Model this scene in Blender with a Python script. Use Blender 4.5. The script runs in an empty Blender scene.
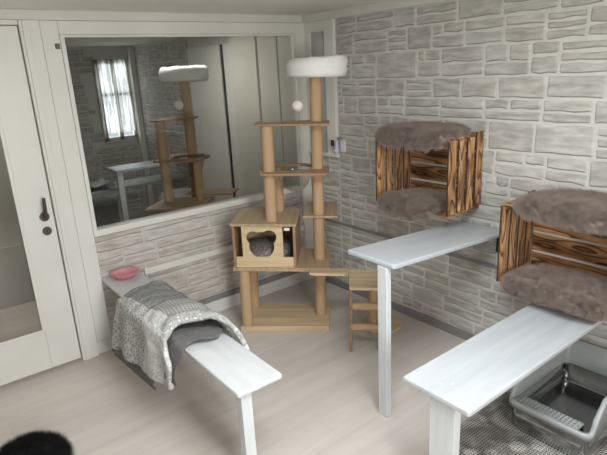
import bpy, bmesh, math, random
from mathutils import Vector, Matrix, noise
random.seed(7)
S = bpy.context.scene
COL = S.collection
PI = math.pi

# ------------------------------------------------------------------ materials
def new_mat(name):
    m = bpy.data.materials.new(name); m.use_nodes = True
    nt = m.node_tree; nt.nodes.clear()
    out = nt.nodes.new('ShaderNodeOutputMaterial')
    b = nt.nodes.new('ShaderNodeBsdfPrincipled')
    nt.links.new(b.outputs[0], out.inputs[0])
    return m, nt, b, out

def N(nt, typ, **kw):
    n = nt.nodes.new(typ)
    for k, v in kw.items():
        if k.startswith('i_'):
            n.inputs[k[2:].replace('_', ' ')].default_value = v
        else:
            setattr(n, k, v)
    return n

def ramp(nt, fac, stops):
    r = nt.nodes.new('ShaderNodeValToRGB')
    e = r.color_ramp.elements
    while len(e) < len(stops): e.new(0.5)
    for i, (p, c) in enumerate(stops):
        e[i].position = p; e[i].color = (*c, 1)
    nt.links.new(fac, r.inputs[0])
    return r

def coords(nt, scale=(1, 1, 1), rot=(0, 0, 0), kind='Object'):
    t = nt.nodes.new('ShaderNodeTexCoord')
    mp = nt.nodes.new('ShaderNodeMapping')
    mp.inputs['Scale'].default_value = scale
    mp.inputs['Rotation'].default_value = rot
    nt.links.new(t.outputs[kind], mp.inputs[0])
    return mp.outputs[0]

def math_n(nt, op, a, b=None):
    n = nt.nodes.new('ShaderNodeMath'); n.operation = op
    for i, v in enumerate((a, b)):
        if v is None: continue
        if isinstance(v, (int, float)): n.inputs[i].default_value = v
        else: nt.links.new(v, n.inputs[i])
    return n.outputs[0]

def mixc(nt, fac, a, b, blend='MIX'):
    n = nt.nodes.new('ShaderNodeMix'); n.data_type = 'RGBA'; n.blend_type = blend
    for sock, v in ((n.inputs[0], fac), (n.inputs[6], a), (n.inputs[7], b)):
        if isinstance(v, (int, float)): sock.default_value = v
        elif isinstance(v, tuple): sock.default_value = (*v, 1)
        else: nt.links.new(v, sock)
    return n.outputs[2]

def bump(nt, b, h, strength=.3, dist=.01):
    n = nt.nodes.new('ShaderNodeBump')
    n.inputs['Strength'].default_value = strength; n.inputs['Distance'].default_value = dist
    nt.links.new(h, n.inputs['Height']); nt.links.new(n.outputs[0], b.inputs['Normal'])

def noisy(name, c1, c2, scale=(8, 8, 8), rough=.5, detail=4, spec=.5, metal=0, bmp=0, rot=(0, 0, 0), lo=.3, hi=.7, bdist=.004):
    m, nt, b, o = new_mat(name)
    n = N(nt, 'ShaderNodeTexNoise'); n.inputs['Detail'].default_value = detail; n.inputs['Scale'].default_value = 1
    nt.links.new(coords(nt, scale, rot), n.inputs['Vector'])
    r = ramp(nt, n.outputs['Fac'], [(lo, c1), (hi, c2)])
    nt.links.new(r.outputs[0], b.inputs['Base Color'])
    b.inputs['Roughness'].default_value = rough; b.inputs['Specular IOR Level'].default_value = spec
    b.inputs['Metallic'].default_value = metal
    if bmp: bump(nt, b, n.outputs['Fac'], bmp, bdist)
    return m

def wood_print(name, axis, c1, c2, c3):
    """light striped furniture board, stripes running along axis"""
    m, nt, b, o = new_mat(name)
    sc = [34, 34, 34]; sc[axis] = 1.2
    n = N(nt, 'ShaderNodeTexNoise'); n.inputs['Scale'].default_value = 1; n.inputs['Detail'].default_value = 5
    n.inputs['Distortion'].default_value = .4
    nt.links.new(coords(nt, sc), n.inputs['Vector'])
    r = ramp(nt, n.outputs['Fac'], [(.3, c1), (.5, c2), (.68, c3)])
    nt.links.new(r.outputs[0], b.inputs['Base Color'])
    b.inputs['Roughness'].default_value = .45
    return m

def burnt(name, axis):
    """flame-treated pine: dark growth lines along axis"""
    m, nt, b, o = new_mat(name)
    sc = [24, 24, 24]; sc[axis] = 3.4
    v = coords(nt, sc)
    n = N(nt, 'ShaderNodeTexNoise'); n.inputs['Scale'].default_value = .62; n.inputs['Detail'].default_value = 1
    nt.links.new(v, n.inputs['Vector'])
    rings = math_n(nt, 'FRACT', math_n(nt, 'MULTIPLY', n.outputs['Fac'], 8.0))
    r = ramp(nt, rings, [(0, (.56, .345, .175)), (.5, (.42, .235, .105)), (.74, (.17, .08, .034)), (.88, (.06, .028, .016)), (1, (.52, .31, .15))])
    n2 = N(nt, 'ShaderNodeTexNoise'); n2.inputs['Scale'].default_value = 1; n2.inputs['Detail'].default_value = 3
    sc2 = [9, 9, 9]; sc2[axis] = 3
    nt.links.new(coords(nt, sc2), n2.inputs['Vector'])
    r2 = ramp(nt, n2.outputs['Fac'], [(.36, (.40, .32, .26)), (.6, (1.25, 1.2, 1.15))])
    c = mixc(nt, 1.0, r.outputs[0], r2.outputs[0], 'MULTIPLY')
    ge = nt.nodes.new('ShaderNodeNewGeometry')
    r3 = ramp(nt, ge.outputs['Random Per Island'], [(0, (.72, .68, .64)), (.5, (1.0, .98, .95)), (1, (1.22, 1.24, 1.26))])
    c = mixc(nt, 1.0, c, r3.outputs[0], 'MULTIPLY')
    nt.links.new(c, b.inputs['Base Color'])
    b.inputs['Roughness'].default_value = .55
    bump(nt, b, rings, .25, .002)
    return m

def flat(name, c, rough=.5, metal=0, spec=.5):
    m, nt, b, o = new_mat(name)
    b.inputs['Base Color'].default_value = (*c, 1)
    b.inputs['Roughness'].default_value = rough; b.inputs['Metallic'].default_value = metal
    b.inputs['Specular IOR Level'].default_value = spec
    n = N(nt, 'ShaderNodeTexNoise'); n.inputs['Scale'].default_value = 40
    nt.links.new(coords(nt), n.inputs['Vector'])
    bump(nt, b, n.outputs['Fac'], .05, .001)
    return m

def clear(name, tint=(1, 1, 1), ior=1.45, rough=.0, gain=1.0):
    """thin clear pane: straight-through light plus Fresnel reflection"""
    m, nt, b, o = new_mat(name)
    nt.nodes.remove(b)
    t = N(nt, 'ShaderNodeBsdfTransparent'); t.inputs[0].default_value = (*tint, 1)
    g = N(nt, 'ShaderNodeBsdfGlossy'); g.inputs['Roughness'].default_value = rough
    f = N(nt, 'ShaderNodeLayerWeight'); f.inputs['Blend'].default_value = .5
    mx = N(nt, 'ShaderNodeMixShader')
    fac = math_n(nt, 'ADD', math_n(nt, 'MULTIPLY', math_n(nt, 'POWER', f.outputs['Facing'], 4.0), .55 * gain), .035 * gain)
    nt.links.new(fac, mx.inputs[0]); nt.links.new(t.outputs[0], mx.inputs[1]); nt.links.new(g.outputs[0], mx.inputs[2])
    nt.links.new(mx.outputs[0], o.inputs[0])
    return m

M = {}
M['paint'] = noisy('white_paint', (.60, .585, .53), (.67, .66, .605), (3, 3, 3), .45, bmp=.06)
M['paint2'] = noisy('white_paint_door', (.66, .655, .605), (.71, .705, .66), (3, 3, 3), .4, bmp=.04)
M['ceiling'] = noisy('ceiling_paint', (.80, .785, .735), (.85, .835, .78), (2, 2, 2), .8)
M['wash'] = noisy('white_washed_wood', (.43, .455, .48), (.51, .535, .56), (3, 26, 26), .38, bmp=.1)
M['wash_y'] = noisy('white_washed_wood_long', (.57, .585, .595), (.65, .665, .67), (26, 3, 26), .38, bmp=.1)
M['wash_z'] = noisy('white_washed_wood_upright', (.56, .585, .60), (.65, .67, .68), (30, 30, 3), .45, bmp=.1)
M['mortar'] = noisy('mortar', (.56, .55, .51), (.64, .63, .59), (14, 14, 14), .85, bmp=.2)
STONE = []
for i, (a, bb) in enumerate((((.36, .35, .315), (.56, .55, .51)), ((.42, .41, .375), (.60, .59, .555)), ((.35, .335, .305), (.54, .525, .485)), ((.40, .38, .345), (.57, .55, .51)))):
    STONE.append(noisy('stone_print_%s' % 'abcd'[i], a, bb, (10, 8, 34), .8, 7, bmp=.5, bdist=.006, lo=.36, hi=.66))
M['mortar_warm'] = noisy('mortar_warm', (.50, .475, .435), (.60, .58, .54), (14, 14, 14), .85, bmp=.2)
M['stone_lower_shade'] = noisy('stone_print_edge', (.27, .26, .235), (.37, .36, .33), (12, 12, 12), .85)  # shading under each stone, put into the print as a darker colour
STONEW = []
for i, (a, bb) in enumerate((((.39, .36, .32), (.58, .55, .51)), ((.44, .415, .38), (.62, .59, .55)), ((.37, .34, .305), (.56, .53, .485)), ((.42, .39, .35), (.58, .545, .50)))):
    STONEW.append(noisy('stone_print_warm_%s' % 'abcd'[i], a, bb, (8, 10, 34), .8, 7, bmp=.5, bdist=.006, lo=.36, hi=.66))
M['grey_trim'] = noisy('grey_trim', (.20, .20, .195), (.26, .26, .25), (6, 6, 6), .5)
M['tree_u'] = wood_print('tree_board', 0, (.47, .345, .20), (.57, .435, .27), (.66, .53, .345))
M['tree_v'] = wood_print('tree_board_across', 1, (.34, .24, .145), (.43, .31, .195), (.50, .375, .245))
M['tree_pale'] = wood_print('tree_board_pale', 0, (.53, .40, .23), (.62, .48, .29), (.68, .54, .34))
M['tree_edge'] = wood_print('tree_board_edge', 0, (.27, .16, .085), (.33, .20, .11), (.38, .24, .14))
M['burnt_x'] = burnt('burnt_pine_deep', 0)
M['burnt_y'] = burnt('burnt_pine_wide', 1)
M['burnt_z'] = burnt('burnt_pine_upright', 2)
def sisal():
    m, nt, b, o = new_mat('sisal_rope')
    w = N(nt, 'ShaderNodeTexWave'); w.bands_direction = 'Z'; w.inputs['Scale'].default_value = 55
    w.inputs['Distortion'].default_value = 1.2; w.inputs['Detail'].default_value = 2
    nt.links.new(coords(nt), w.inputs['Vector'])
    r = ramp(nt, w.outputs['Fac'], [(.1, (.44, .29, .165)), (.8, (.56, .38, .225))])
    nt.links.new(r.outputs[0], b.inputs['Base Color']); b.inputs['Roughness'].default_value = .8
    bump(nt, b, w.outputs['Fac'], .4, .003)
    return m
M['sisal'] = sisal()
M['plush'] = noisy('white_plush', (.78, .77, .73), (.85, .84, .81), (30, 30, 30), .95, bmp=.5)
M['fur'] = noisy('taupe_fur', (.25, .195, .163), (.36, .287, .247), (14, 14, 14), .95)
M['fur_grey'] = noisy('grey_brown_fur', (.10, .085, .075), (.42, .38, .35), (70, 70, 70), .95)
M['pink'] = noisy('pink_glazed', (.64, .25, .28), (.70, .32, .35), (10, 10, 10), .25)
M['black'] = flat('black_metal', (.018, .018, .018), .45)
M['brass'] = flat('dark_bronze', (.10, .085, .065), .4, .6)
M['steel'] = noisy('brushed_steel', (.36, .36, .355), (.46, .46, .455), (4, 60, 4), .17, metal=1)
M['grey_plastic'] = flat('grey_plastic', (.36, .38, .385), .35)
M['white_plastic'] = flat('white_plastic', (.72, .72, .70), .35)
M['lilac'] = flat('lilac_plastic', (.45, .46, .62), .25)
M['glass'] = clear('window_glass', (.80, .81, .80), 1.45, 0)
M['door_glass'] = clear('door_glass', (.85, .85, .83), 1.45, .02)
M['acrylic'] = clear('clear_acrylic', (.86, .87, .86), 1.35, .0, 1.8)
M['frost'] = noisy('frosted_pane', (.40, .40, .37), (.46, .455, .43), (3, 3, 3), .35)
M['dark_cloth'] = noisy('grey_lining', (.13, .125, .125), (.18, .175, .175), (40, 40, 40), .9, bmp=.3)
M['grey_wall'] = noisy('grey_wall', (.40, .39, .36), (.45, .44, .41), (2, 2, 2), .7)
M['taupe_wall'] = noisy('taupe_wall', (.20, .19, .175), (.24, .23, .21), (2, 2, 2), .8)
M['gap_shade'] = noisy('board_gap_shade', (.03, .018, .011), (.07, .035, .018), (20, 20, 20), .7)  # shade of the slat gaps, painted dark on the board edges
M['charcoal'] = flat('charcoal_plastic', (.02, .02, .022), .5)
M['black_pile'] = noisy('black_pile', (.010, .010, .010), (.018, .018, .018), (20, 20, 20), .95, spec=.1)
M['film'] = noisy('crumpled_film', (.42, .46, .46), (.60, .64, .63), (9, 9, 9), .15, bmp=.8, bdist=.02)
def sheer():
    m, nt, b, o = new_mat('sheer_curtain')
    nt.nodes.remove(b)
    t = N(nt, 'ShaderNodeBsdfTransparent'); t.inputs[0].default_value = (.8, .8, .8, 1)
    g = N(nt, 'ShaderNodeBsdfTranslucent'); g.inputs[0].default_value = (.8, .8, .78, 1)
    n = N(nt, 'ShaderNodeTexNoise'); n.inputs['Scale'].default_value = 1; nt.links.new(coords(nt, (22, 22, 3)), n.inputs['Vector'])
    r = ramp(nt, n.outputs['Fac'], [(.42, (1, 1, 1)), (.6, (.25, .25, .25))])
    mx = N(nt, 'ShaderNodeMixShader'); nt.links.new(r.outputs[0], mx.inputs[0]); nt.links.new(t.outputs[0], mx.inputs[1]); nt.links.new(g.outputs[0], mx.inputs[2])
    nt.links.new(mx.outputs[0], o.inputs[0]); return m
M['sheer'] = sheer()
M['cushion'] = noisy('grey_cushion', (.17, .165, .17), (.24, .235, .24), (20, 20, 20), .9, bmp=.3)

def laminate():
    m, nt, b, o = new_mat('pale_laminate')
    v = coords(nt)
    br = N(nt, 'ShaderNodeTexBrick'); br.offset = .37
    br.inputs['Scale'].default_value = 1; br.inputs['Mortar Size'].default_value = .0016
    br.inputs['Brick Width'].default_value = 1.25; br.inputs['Row Height'].default_value = .19
    br.inputs['Color1'].default_value = (.55, .505, .468, 1); br.inputs['Color2'].default_value = (.60, .558, .52, 1)
    br.inputs['Mortar'].default_value = (.52, .47, .43, 1)
    nt.links.new(v, br.inputs['Vector'])
    n = N(nt, 'ShaderNodeTexNoise'); n.inputs['Scale'].default_value = 1; n.inputs['Detail'].default_value = 5; n.inputs['Distortion'].default_value = .6
    nt.links.new(coords(nt, (1.6, 16, 1)), n.inputs['Vector'])
    r = ramp(nt, n.outputs['Fac'], [(.3, (.92, .91, .90)), (.7, (1.05, 1.045, 1.04))])
    c = mixc(nt, 1.0, br.outputs['Color'], r.outputs[0], 'MULTIPLY')
    nt.links.new(c, b.inputs['Base Color']); b.inputs['Roughness'].default_value = .42
    return m
M['floor'] = laminate()

def quilt_mat():
    m, nt, b, o = new_mat('patchwork_cotton')
    uv = nt.nodes.new('ShaderNodeUVMap'); uv.uv_map = 'UVMap'
    sp = nt.nodes.new('ShaderNodeSeparateXYZ'); nt.links.new(uv.outputs[0], sp.inputs[0])
    U, T = sp.outputs[0], sp.outputs[1]
    gt = lambda x, y: math_n(nt, 'GREATER_THAN', x, y)
    near = gt(math_n(nt, 'ADD', T, math_n(nt, 'MULTIPLY', U, .16)), .62)       # sewn patches
    right = gt(math_n(nt, 'SUBTRACT', U, math_n(nt, 'MULTIPLY', T, .10)), .39)
    edge = gt(math_n(nt, 'ADD', T, math_n(nt, 'MULTIPLY', U, .06)), .93)
    far_r = gt(U, .80)
    def uvs(s):
        q = nt.nodes.new('ShaderNodeMapping'); q.inputs['Scale'].default_value = (s, s, 1); q.inputs['Rotation'].default_value = (0, 0, .72)
        nt.links.new(uv.outputs[0], q.inputs[0]); return q.outputs[0]
    # light damask
    n1 = N(nt, 'ShaderNodeTexNoise'); n1.inputs['Scale'].default_value = 24; n1.inputs['Detail'].default_value = 3; n1.inputs['Distortion'].default_value = 1.5
    nt.links.new(uvs(1), n1.inputs['Vector'])
    light = ramp(nt, n1.outputs['Fac'], [(.42, (.66, .66, .65)), (.5, (.40, .40, .39)), (.57, (.70, .70, .69))]).outputs[0]
    # dark floral
    n2 = N(nt, 'ShaderNodeTexNoise'); n2.inputs['Scale'].default_value = 26; n2.inputs['Detail'].default_value = 4; n2.inputs['Distortion'].default_value = 2
    nt.links.new(uvs(1), n2.inputs['Vector'])
    dark = ramp(nt, n2.outputs['Fac'], [(.40, (.32, .32, .315)), (.5, (.15, .15, .15)), (.6, (.19, .19, .188)), (.66, (.38, .38, .375))]).outputs[0]
    # fine check
    ck = N(nt, 'ShaderNodeTexChecker'); ck.inputs['Scale'].default_value = 70
    ck.inputs['Color1'].default_value = (.46, .455, .43, 1); ck.inputs['Color2'].default_value = (.23, .225, .21, 1)
    nt.links.new(uvs(1), ck.inputs['Vector'])
    # net of small cells
    vo = N(nt, 'ShaderNodeTexVoronoi'); vo.feature = 'DISTANCE_TO_EDGE'; vo.inputs['Scale'].default_value = 40
    nt.links.new(uvs(1), vo.inputs['Vector'])
    net = ramp(nt, vo.outputs['Distance'], [(.05, (.56, .56, .54)), (.22, (.27, .27, .26))]).outputs[0]
    # bold lace
    v2 = N(nt, 'ShaderNodeTexVoronoi'); v2.inputs['Scale'].default_value = 34
    nt.links.new(uvs(1), v2.inputs['Vector'])
    lace = ramp(nt, v2.outputs['Distance'], [(.26, (.66, .66, .65)), (.40, (.30, .30, .295)), (.62, (.48, .48, .47))]).outputs[0]
    c_far = mixc(nt, right, net, dark)
    c_far = mixc(nt, far_r, c_far, light)
    c_near = mixc(nt, right, light, ck.outputs[0])
    c_near = mixc(nt, math_n(nt, 'MULTIPLY', edge, gt(U, .30)), c_near, lace)
    c = mixc(nt, near, c_far, c_near)
    nt.links.new(c, b.inputs['Base Color']); b.inputs['Roughness'].default_value = .9
    return m
M['quilt'] = quilt_mat()

def mat_mat():
    m, nt, b, o = new_mat('stone_print_mat')
    vo = N(nt, 'ShaderNodeTexVoronoi'); vo.inputs['Scale'].default_value = 9; vo.inputs['Randomness'].default_value = 1
    n = N(nt, 'ShaderNodeTexNoise'); n.inputs['Scale'].default_value = 7; n.inputs['Detail'].default_value = 5; n.inputs['Distortion'].default_value = 1
    nt.links.new(coords(nt), vo.inputs['Vector']); nt.links.new(coords(nt), n.inputs['Vector'])
    r1 = ramp(nt, vo.outputs['Distance'], [(.30, (.60, .59, .57)), (.40, (.34, .33, .31)), (.8, (.42, .41, .39))])
    r2 = ramp(nt, n.outputs['Fac'], [(.4, (.55, .55, .55)), (.62, (1.3, 1.3, 1.3))])
    c = mixc(nt, 1.0, r1.outputs[0], r2.outputs[0], 'MULTIPLY')
    t = nt.nodes.new('ShaderNodeTexCoord')
    sp = nt.nodes.new('ShaderNodeSeparateXYZ'); nt.links.new(t.outputs['Object'], sp.inputs[0])
    # fine mesh of holes
    hx = math_n(nt, 'GREATER_THAN', math_n(nt, 'FRACT', math_n(nt, 'MULTIPLY', sp.outputs[0], 72)), .55)
    hy = math_n(nt, 'GREATER_THAN', math_n(nt, 'FRACT', math_n(nt, 'MULTIPLY', sp.outputs[1], 72)), .45)
    h = math_n(nt, 'MULTIPLY', hx, hy)
    c2 = mixc(nt, h, c, (.02, .02, .018))
    nt.links.new(c2, b.inputs['Base Color']); b.inputs['Roughness'].default_value = .7
    return m
M['mat'] = mat_mat()

# ------------------------------------------------------------------ mesh helpers
def lerp(a, b, f): return a + (b - a) * f
class MB:
    def __init__(s): s.v = []; s.f = []; s.m = []; s.sm = []
    def add(s, vs, fs, mi=0, smooth=False):
        o = len(s.v); s.v += [tuple(v) for v in vs]
        for f in fs: s.f.append(tuple(i + o for i in f)); s.m.append(mi); s.sm.append(smooth)
        return s
    def box(s, lo, hi, mi=0, edge=None):
        x0, y0, z0 = lo; x1, y1, z1 = hi
        x0, x1 = min(x0, x1), max(x0, x1); y0, y1 = min(y0, y1), max(y0, y1); z0, z1 = min(z0, z1), max(z0, z1)
        v = [(x0, y0, z0), (x1, y0, z0), (x1, y1, z0), (x0, y1, z0), (x0, y0, z1), (x1, y0, z1), (x1, y1, z1), (x0, y1, z1)]
        s.add(v, [(3, 2, 1, 0), (4, 5, 6, 7), (0, 1, 5, 4), (1, 2, 6, 5), (2, 3, 7, 6), (3, 0, 4, 7)], mi)
        if edge is not None: s.m[-3] = edge; s.m[-1] = edge       # the two narrow sides facing along x
        return s
    def tube(s, pts, rad, n=20, mi=0, cap=True):
        """round bar through pts; rad a number or one per point"""
        pts = [Vector(p) for p in pts]
        if isinstance(rad, (int, float)): rad = [rad] * len(pts)
        rings = []; prev = None
        for i, p in enumerate(pts):
            d = (pts[min(i + 1, len(pts) - 1)] - pts[max(i - 1, 0)]).normalized()
            if prev is None:
                a = Vector((1, 0, 0)) if abs(d.x) < .8 else Vector((0, 1, 0))
                a = (a - d * a.dot(d)).normalized()
            else:
                a = (prev - d * prev.dot(d)).normalized()
            prev = a; bb = d.cross(a)
            rings.append([p + (a * math.cos(2 * PI * k / n) + bb * math.sin(2 * PI * k / n)) * rad[i] for k in range(n)])
        vs = [v for r in rings for v in r]; fs = []
        for i in range(len(pts) - 1):
            for k in range(n):
                fs.append((i * n + k, i * n + (k + 1) % n, (i + 1) * n + (k + 1) % n, (i + 1) * n + k))
        s.add(vs, fs, mi, True)
        if cap:
            s.add(rings[0], [tuple(range(n))[::-1]], mi); s.add(rings[-1], [tuple(range(n))], mi)
        return s
    def lathe(s, prof, c=(0, 0, 0), n=40, mi=0, closed=False):
        vs = []; fs = []
        for (r, z) in prof:
            for k in range(n):
                a = 2 * PI * k / n; vs.append((c[0] + r * math.cos(a), c[1] + r * math.sin(a), c[2] + z))
        L = len(prof)
        for i in range(L if closed else L - 1):
            j = (i + 1) % L
            for k in range(n):
                fs.append((i * n + k, i * n + (k + 1) % n, j * n + (k + 1) % n, j * n + k))
        return s.add(vs, fs, mi, True)
    def prism(s, poly, z0, z1, mi=0, T=None):
        """extruded polygon (x, y); T maps (x, y, z) anywhere"""
        n = len(poly); T = T or (lambda x, y, z: (x, y, z))
        v = [T(x, y, z0) for x, y in poly] + [T(x, y, z1) for x, y in poly]
        f = [tuple(range(n))[::-1], tuple(range(n, 2 * n))] + [(i, (i + 1) % n, n + (i + 1) % n, n + i) for i in range(n)]
        return s.add(v, f, mi)
    def slab_hole(s, outer, hole, z0, z1, mi=0, T=None):
        """slab between two loops of equal length"""
        n = len(outer); T = T or (lambda x, y, z: (x, y, z))
        v = [T(x, y, z0) for x, y in outer] + [T(x, y, z0) for x, y in hole] + [T(x, y, z1) for x, y in outer] + [T(x, y, z1) for x, y in hole]
        f = []
        for i in range(n):
            j = (i + 1) % n
            f += [(i, n + i, n + j, j), (2 * n + i, 2 * n + j, 3 * n + j, 3 * n + i), (i, j, 2 * n + j, 2 * n + i), (n + i, 3 * n + i, 3 * n + j, n + j)]
        return s.add(v, f, mi)
    def grid(s, fn, nu, nv, mi=0, smooth=True):
        vs = [fn(i / nu, j / nv) for j in range(nv + 1) for i in range(nu + 1)]
        fs = [(j * (nu + 1) + i, j * (nu + 1) + i + 1, (j + 1) * (nu + 1) + i + 1, (j + 1) * (nu + 1) + i) for j in range(nv) for i in range(nu)]
        return s.add(vs, fs, mi, smooth)
    def lean(s, k):
        s.v = [(x + k * z, y, z - 1.9 * k * (x - .3) * min(z / .45, 1)) for x, y, z in s.v]; return s
    def build(s, name, mats, parent=None, bevel=0, fix=True, loc=None):
        me = bpy.data.meshes.new(name)
        off = Vector(loc) if loc else Vector((0, 0, 0))
        me.from_pydata([Vector(v) - off for v in s.v], [], s.f)
        for mm in (mats if isinstance(mats, list) else [mats]): me.materials.append(mm)
        for p, mi, sm in zip(me.polygons, s.m, s.sm): p.material_index = mi; p.use_smooth = sm
        if fix:
            bm = bmesh.new(); bm.from_mesh(me); bmesh.ops.recalc_face_normals(bm, faces=bm.faces); bm.to_mesh(me); bm.free()
        o = bpy.data.objects.new(name, me); COL.objects.link(o)
        if parent: o.parent = parent
        o.location = off
        if bevel:
            b = o.modifiers.new('edge', 'BEVEL'); b.width = bevel; b.segments = 2; b.limit_method = 'ANGLE'; b.angle_limit = .7
        return o

def tag(o, label=None, cat=None, group=None, kind=None):
    if label: o['label'] = label
    if cat: o['category'] = cat
    if group: o['group'] = group
    if kind: o['kind'] = kind
    return o
def thing(name, label, cat, loc=(0, 0, 0), rz=0, group=None):
    o = bpy.data.objects.new(name, None); COL.objects.link(o); o.empty_display_size = .1
    o.location = loc; o.rotation_euler = (0, 0, rz)
    return tag(o, label, cat, group)
def setting(o, label=None, cat=None):
    o['kind'] = 'structure'
    if label: o['label'] = label
    if cat: o['category'] = cat
    return o
def subsurf(o, n=1):
    m = o.modifiers.new('smooth', 'SUBSURF'); m.levels = n; m.render_levels = n; return o
def fur(o, mat_slot, count, length, children=8, seed=1, rad=.6):
    ps = o.modifiers.new('fur', 'PARTICLE_SYSTEM').particle_system
    st = ps.settings; st.type = 'HAIR'; st.count = count; st.hair_length = length
    st.hair_step = 3; st.render_step = 3; ps.seed = seed
    st.child_type = 'SIMPLE'; st.rendered_child_count = children; st.child_percent = 1
    st.child_radius = .012; st.child_roundness = .5; st.roughness_1 = .003; st.roughness_2 = .004; st.roughness_endpoint = .004
    st.root_radius = rad; st.tip_radius = .1; st.radius_scale = .0011
    st.brownian_factor = .004; st.tangent_factor = 0; st.normal_factor = .006
    st.material = mat_slot
    return o

# ------------------------------------------------------------------ setting
CZ = 2.13            # ceiling height
def stone_layout(L, H, seed, wide=1):
    """printed field-stone wallpaper: courses split at random"""
    rnd = random.Random(seed); out = []
    z = 0
    while z < H - .02:
        h = rnd.choice((.12, .14, .15, .165)); h = min(h, H - z)
        if H - z - h < .05: h = H - z
        x = -rnd.random() * .2
        while x < L:
            w = rnd.uniform(.14, .36) * wide
            k = rnd.random() if h > .1 else 0
            if k < .22: out.append((x, z, w, h))
            elif k < .68:
                f = rnd.uniform(.4, .6); out.append((x, z, w, h * f))
                out.append((x, z + h * f, w, h * (1 - f)))
            elif k < .86:
                f = rnd.uniform(.42, .6); g = rnd.uniform(.3, .7)
                out += [(x, z, w, h * f), (x, z + h * f, w * g, h * (1 - f)), (x + w * g, z + h * f, w * (1 - g), h * (1 - f))]
            else:
                f = .35; out += [(x, z, w, h * f), (x, z + h * f, w, h * .3), (x, z + h * (f + .3), w, h * (.65 - f + .0))]
            x += w
        z += h
    return out
def stone_wall(mb, L, H, T, seed, skip=lambda x, z: False, wide=1):
    rnd = random.Random(seed + 5)
    for (x, z, w, h) in stone_layout(L, H, seed, wide):
        x0, x1 = max(x, 0), min(x + w, L)
        if x1 - x0 < .03 or skip((x0 + x1) / 2, z + h / 2): continue
        g = .007; x0 += g; x1 -= g; z0 = z + g; z1 = min(z + h, H) - g
        j = lambda a: rnd.uniform(-a, a)
        e = min(.007, (z1 - z0) * .2)
        # outline with slightly broken corners and wavering edges
        def loop(ins, r):
            a0, a1, b0, b1 = x0 + ins, x1 - ins, z0 + ins, z1 - ins
            w3 = (a1 - a0) / 3
            return [(a0 + .005, b0 + r[0]), (a0 + w3, b0 + r[1]), (a1 - w3, b0 + r[2]), (a1 - .005, b0 + r[3]), (a1, b0 + .006), (a1 + r[4], b1 - .006),
                    (a1 - .005, b1), (a1 - w3, b1 + r[5]), (a0 + w3, b1 + r[6]), (a0 + .005, b1), (a0, b1 - .006), (a0 + r[7], b0 + .006)]
        r = [j(.0055) for _ in range(8)]
        lo = loop(0, r); hi = loop(e, r)
        n = 12; ti = 1 + rnd.randrange(4)
        mb.add([T(a, b, 0) for a, b in lo] + [T(a, b, .004) for a, b in hi], [(i, (i + 1) % n, n + (i + 1) % n, n + i) for i in range(3, n)], ti)
        mb.add([T(a, b, .0) for a, b in lo] + [T(a, b, .004) for a, b in hi], [(i, (i + 1) % n, n + (i + 1) % n, n + i) for i in range(0, 3)], 5)  # lower bevels take the painted shade colour
        mb.add([T(a, b, .004) for a, b in hi], [tuple(range(n))], ti)
    return mb

# floor and ceiling
setting(MB().box((-3.4, -4.6, -.06), (.1, 3.7, 0)).build('floor', M['floor']))
SKY = (-2.05, -1.25, -2.95, -2.15)     # roof window x0 x1 y0 y1
mb = MB()
mb.box((-3.4, -4.6, CZ), (SKY[0], 3.7, CZ + .08)).box((SKY[1], -4.6, CZ), (.1, 3.7, CZ + .08))
mb.box((SKY[0], -4.6, CZ), (SKY[1], SKY[2], CZ + .08)).box((SKY[0], SKY[3], CZ), (SKY[1], 3.7, CZ + .08))
setting(mb.build('ceiling', M['ceiling']))

# right wall: stone wallpaper, runs on into the neighbouring room
mb = MB().box((0, -4.6, 0), (.1, 0, CZ))
stone_wall(mb, 4.5, 2.07, lambda a, b, d: (-d - .0005, -.36 - a, b), 3, skip=lambda a, b: False)
stone_wall(mb, .36, 1.09, lambda a, b, d: (-d - .0005, -a, b), 9)
setting(mb.build('wall_right', [M['mortar']] + STONE + [M['stone_lower_shade']], fix=True))
# left wall below the window
mb = MB().box((-1.89, 0, 0), (0, .08, .79)).box((-3.4, 0, 2.06), (0, .08, CZ)).box((-3.4, 0, 0), (-2.93, .08, 2.06))
stone_wall(mb, 1.70, .80, lambda a, b, d: (-1.80 + a, -d - .0005, b), 21, wide=1.4)
setting(mb.build('wall_left', [M['mortar_warm']] + STONEW + [M['stone_lower_shade']], fix=True))
# walls behind and beside the camera
WX = (-2.75, -1.75, .95, 2.0)
mb = MB().box((-3.4, -4.6, 0), (WX[0], -4.5, CZ)).box((WX[1], -4.6, 0), (.0, -4.5, CZ)).box((WX[0], -4.6, 0), (WX[1], -4.5, WX[2])).box((WX[0], -4.6, WX[3]), (WX[1], -4.5, CZ))
setting(mb.build('wall_back', M['taupe_wall']))
setting(MB().box((-3.5, -4.6, 0), (-3.4, 3.7, CZ)).build('wall_side', M['taupe_wall']))
wf = setting(MB().box((WX[0], -4.56, WX[2]), (WX[0] + .06, -4.5, WX[3])).box((WX[1] - .06, -4.56, WX[2]), (WX[1], -4.5, WX[3])).box((WX[0] + .06, -4.56, WX[2]), (WX[1] - .06, -4.5, WX[2] + .06)).box((WX[0] + .06, -4.56, WX[3] - .06), (WX[1] - .06, -4.5, WX[3])).box((-2.27, -4.56, WX[2] + .06), (-2.23, -4.5, WX[3] - .06)).build('window_3', M['paint']))

# ceiling boards
tr = setting(MB().box((-.025, -4.5, 2.072), (0, -.0, CZ)).build('trim_1', M['paint'], bevel=.004))
tr = setting(MB().box((-3.4, -.02, 2.075), (-.026, 0, CZ)).build('trim_2', M['paint'], bevel=.004))
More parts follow.
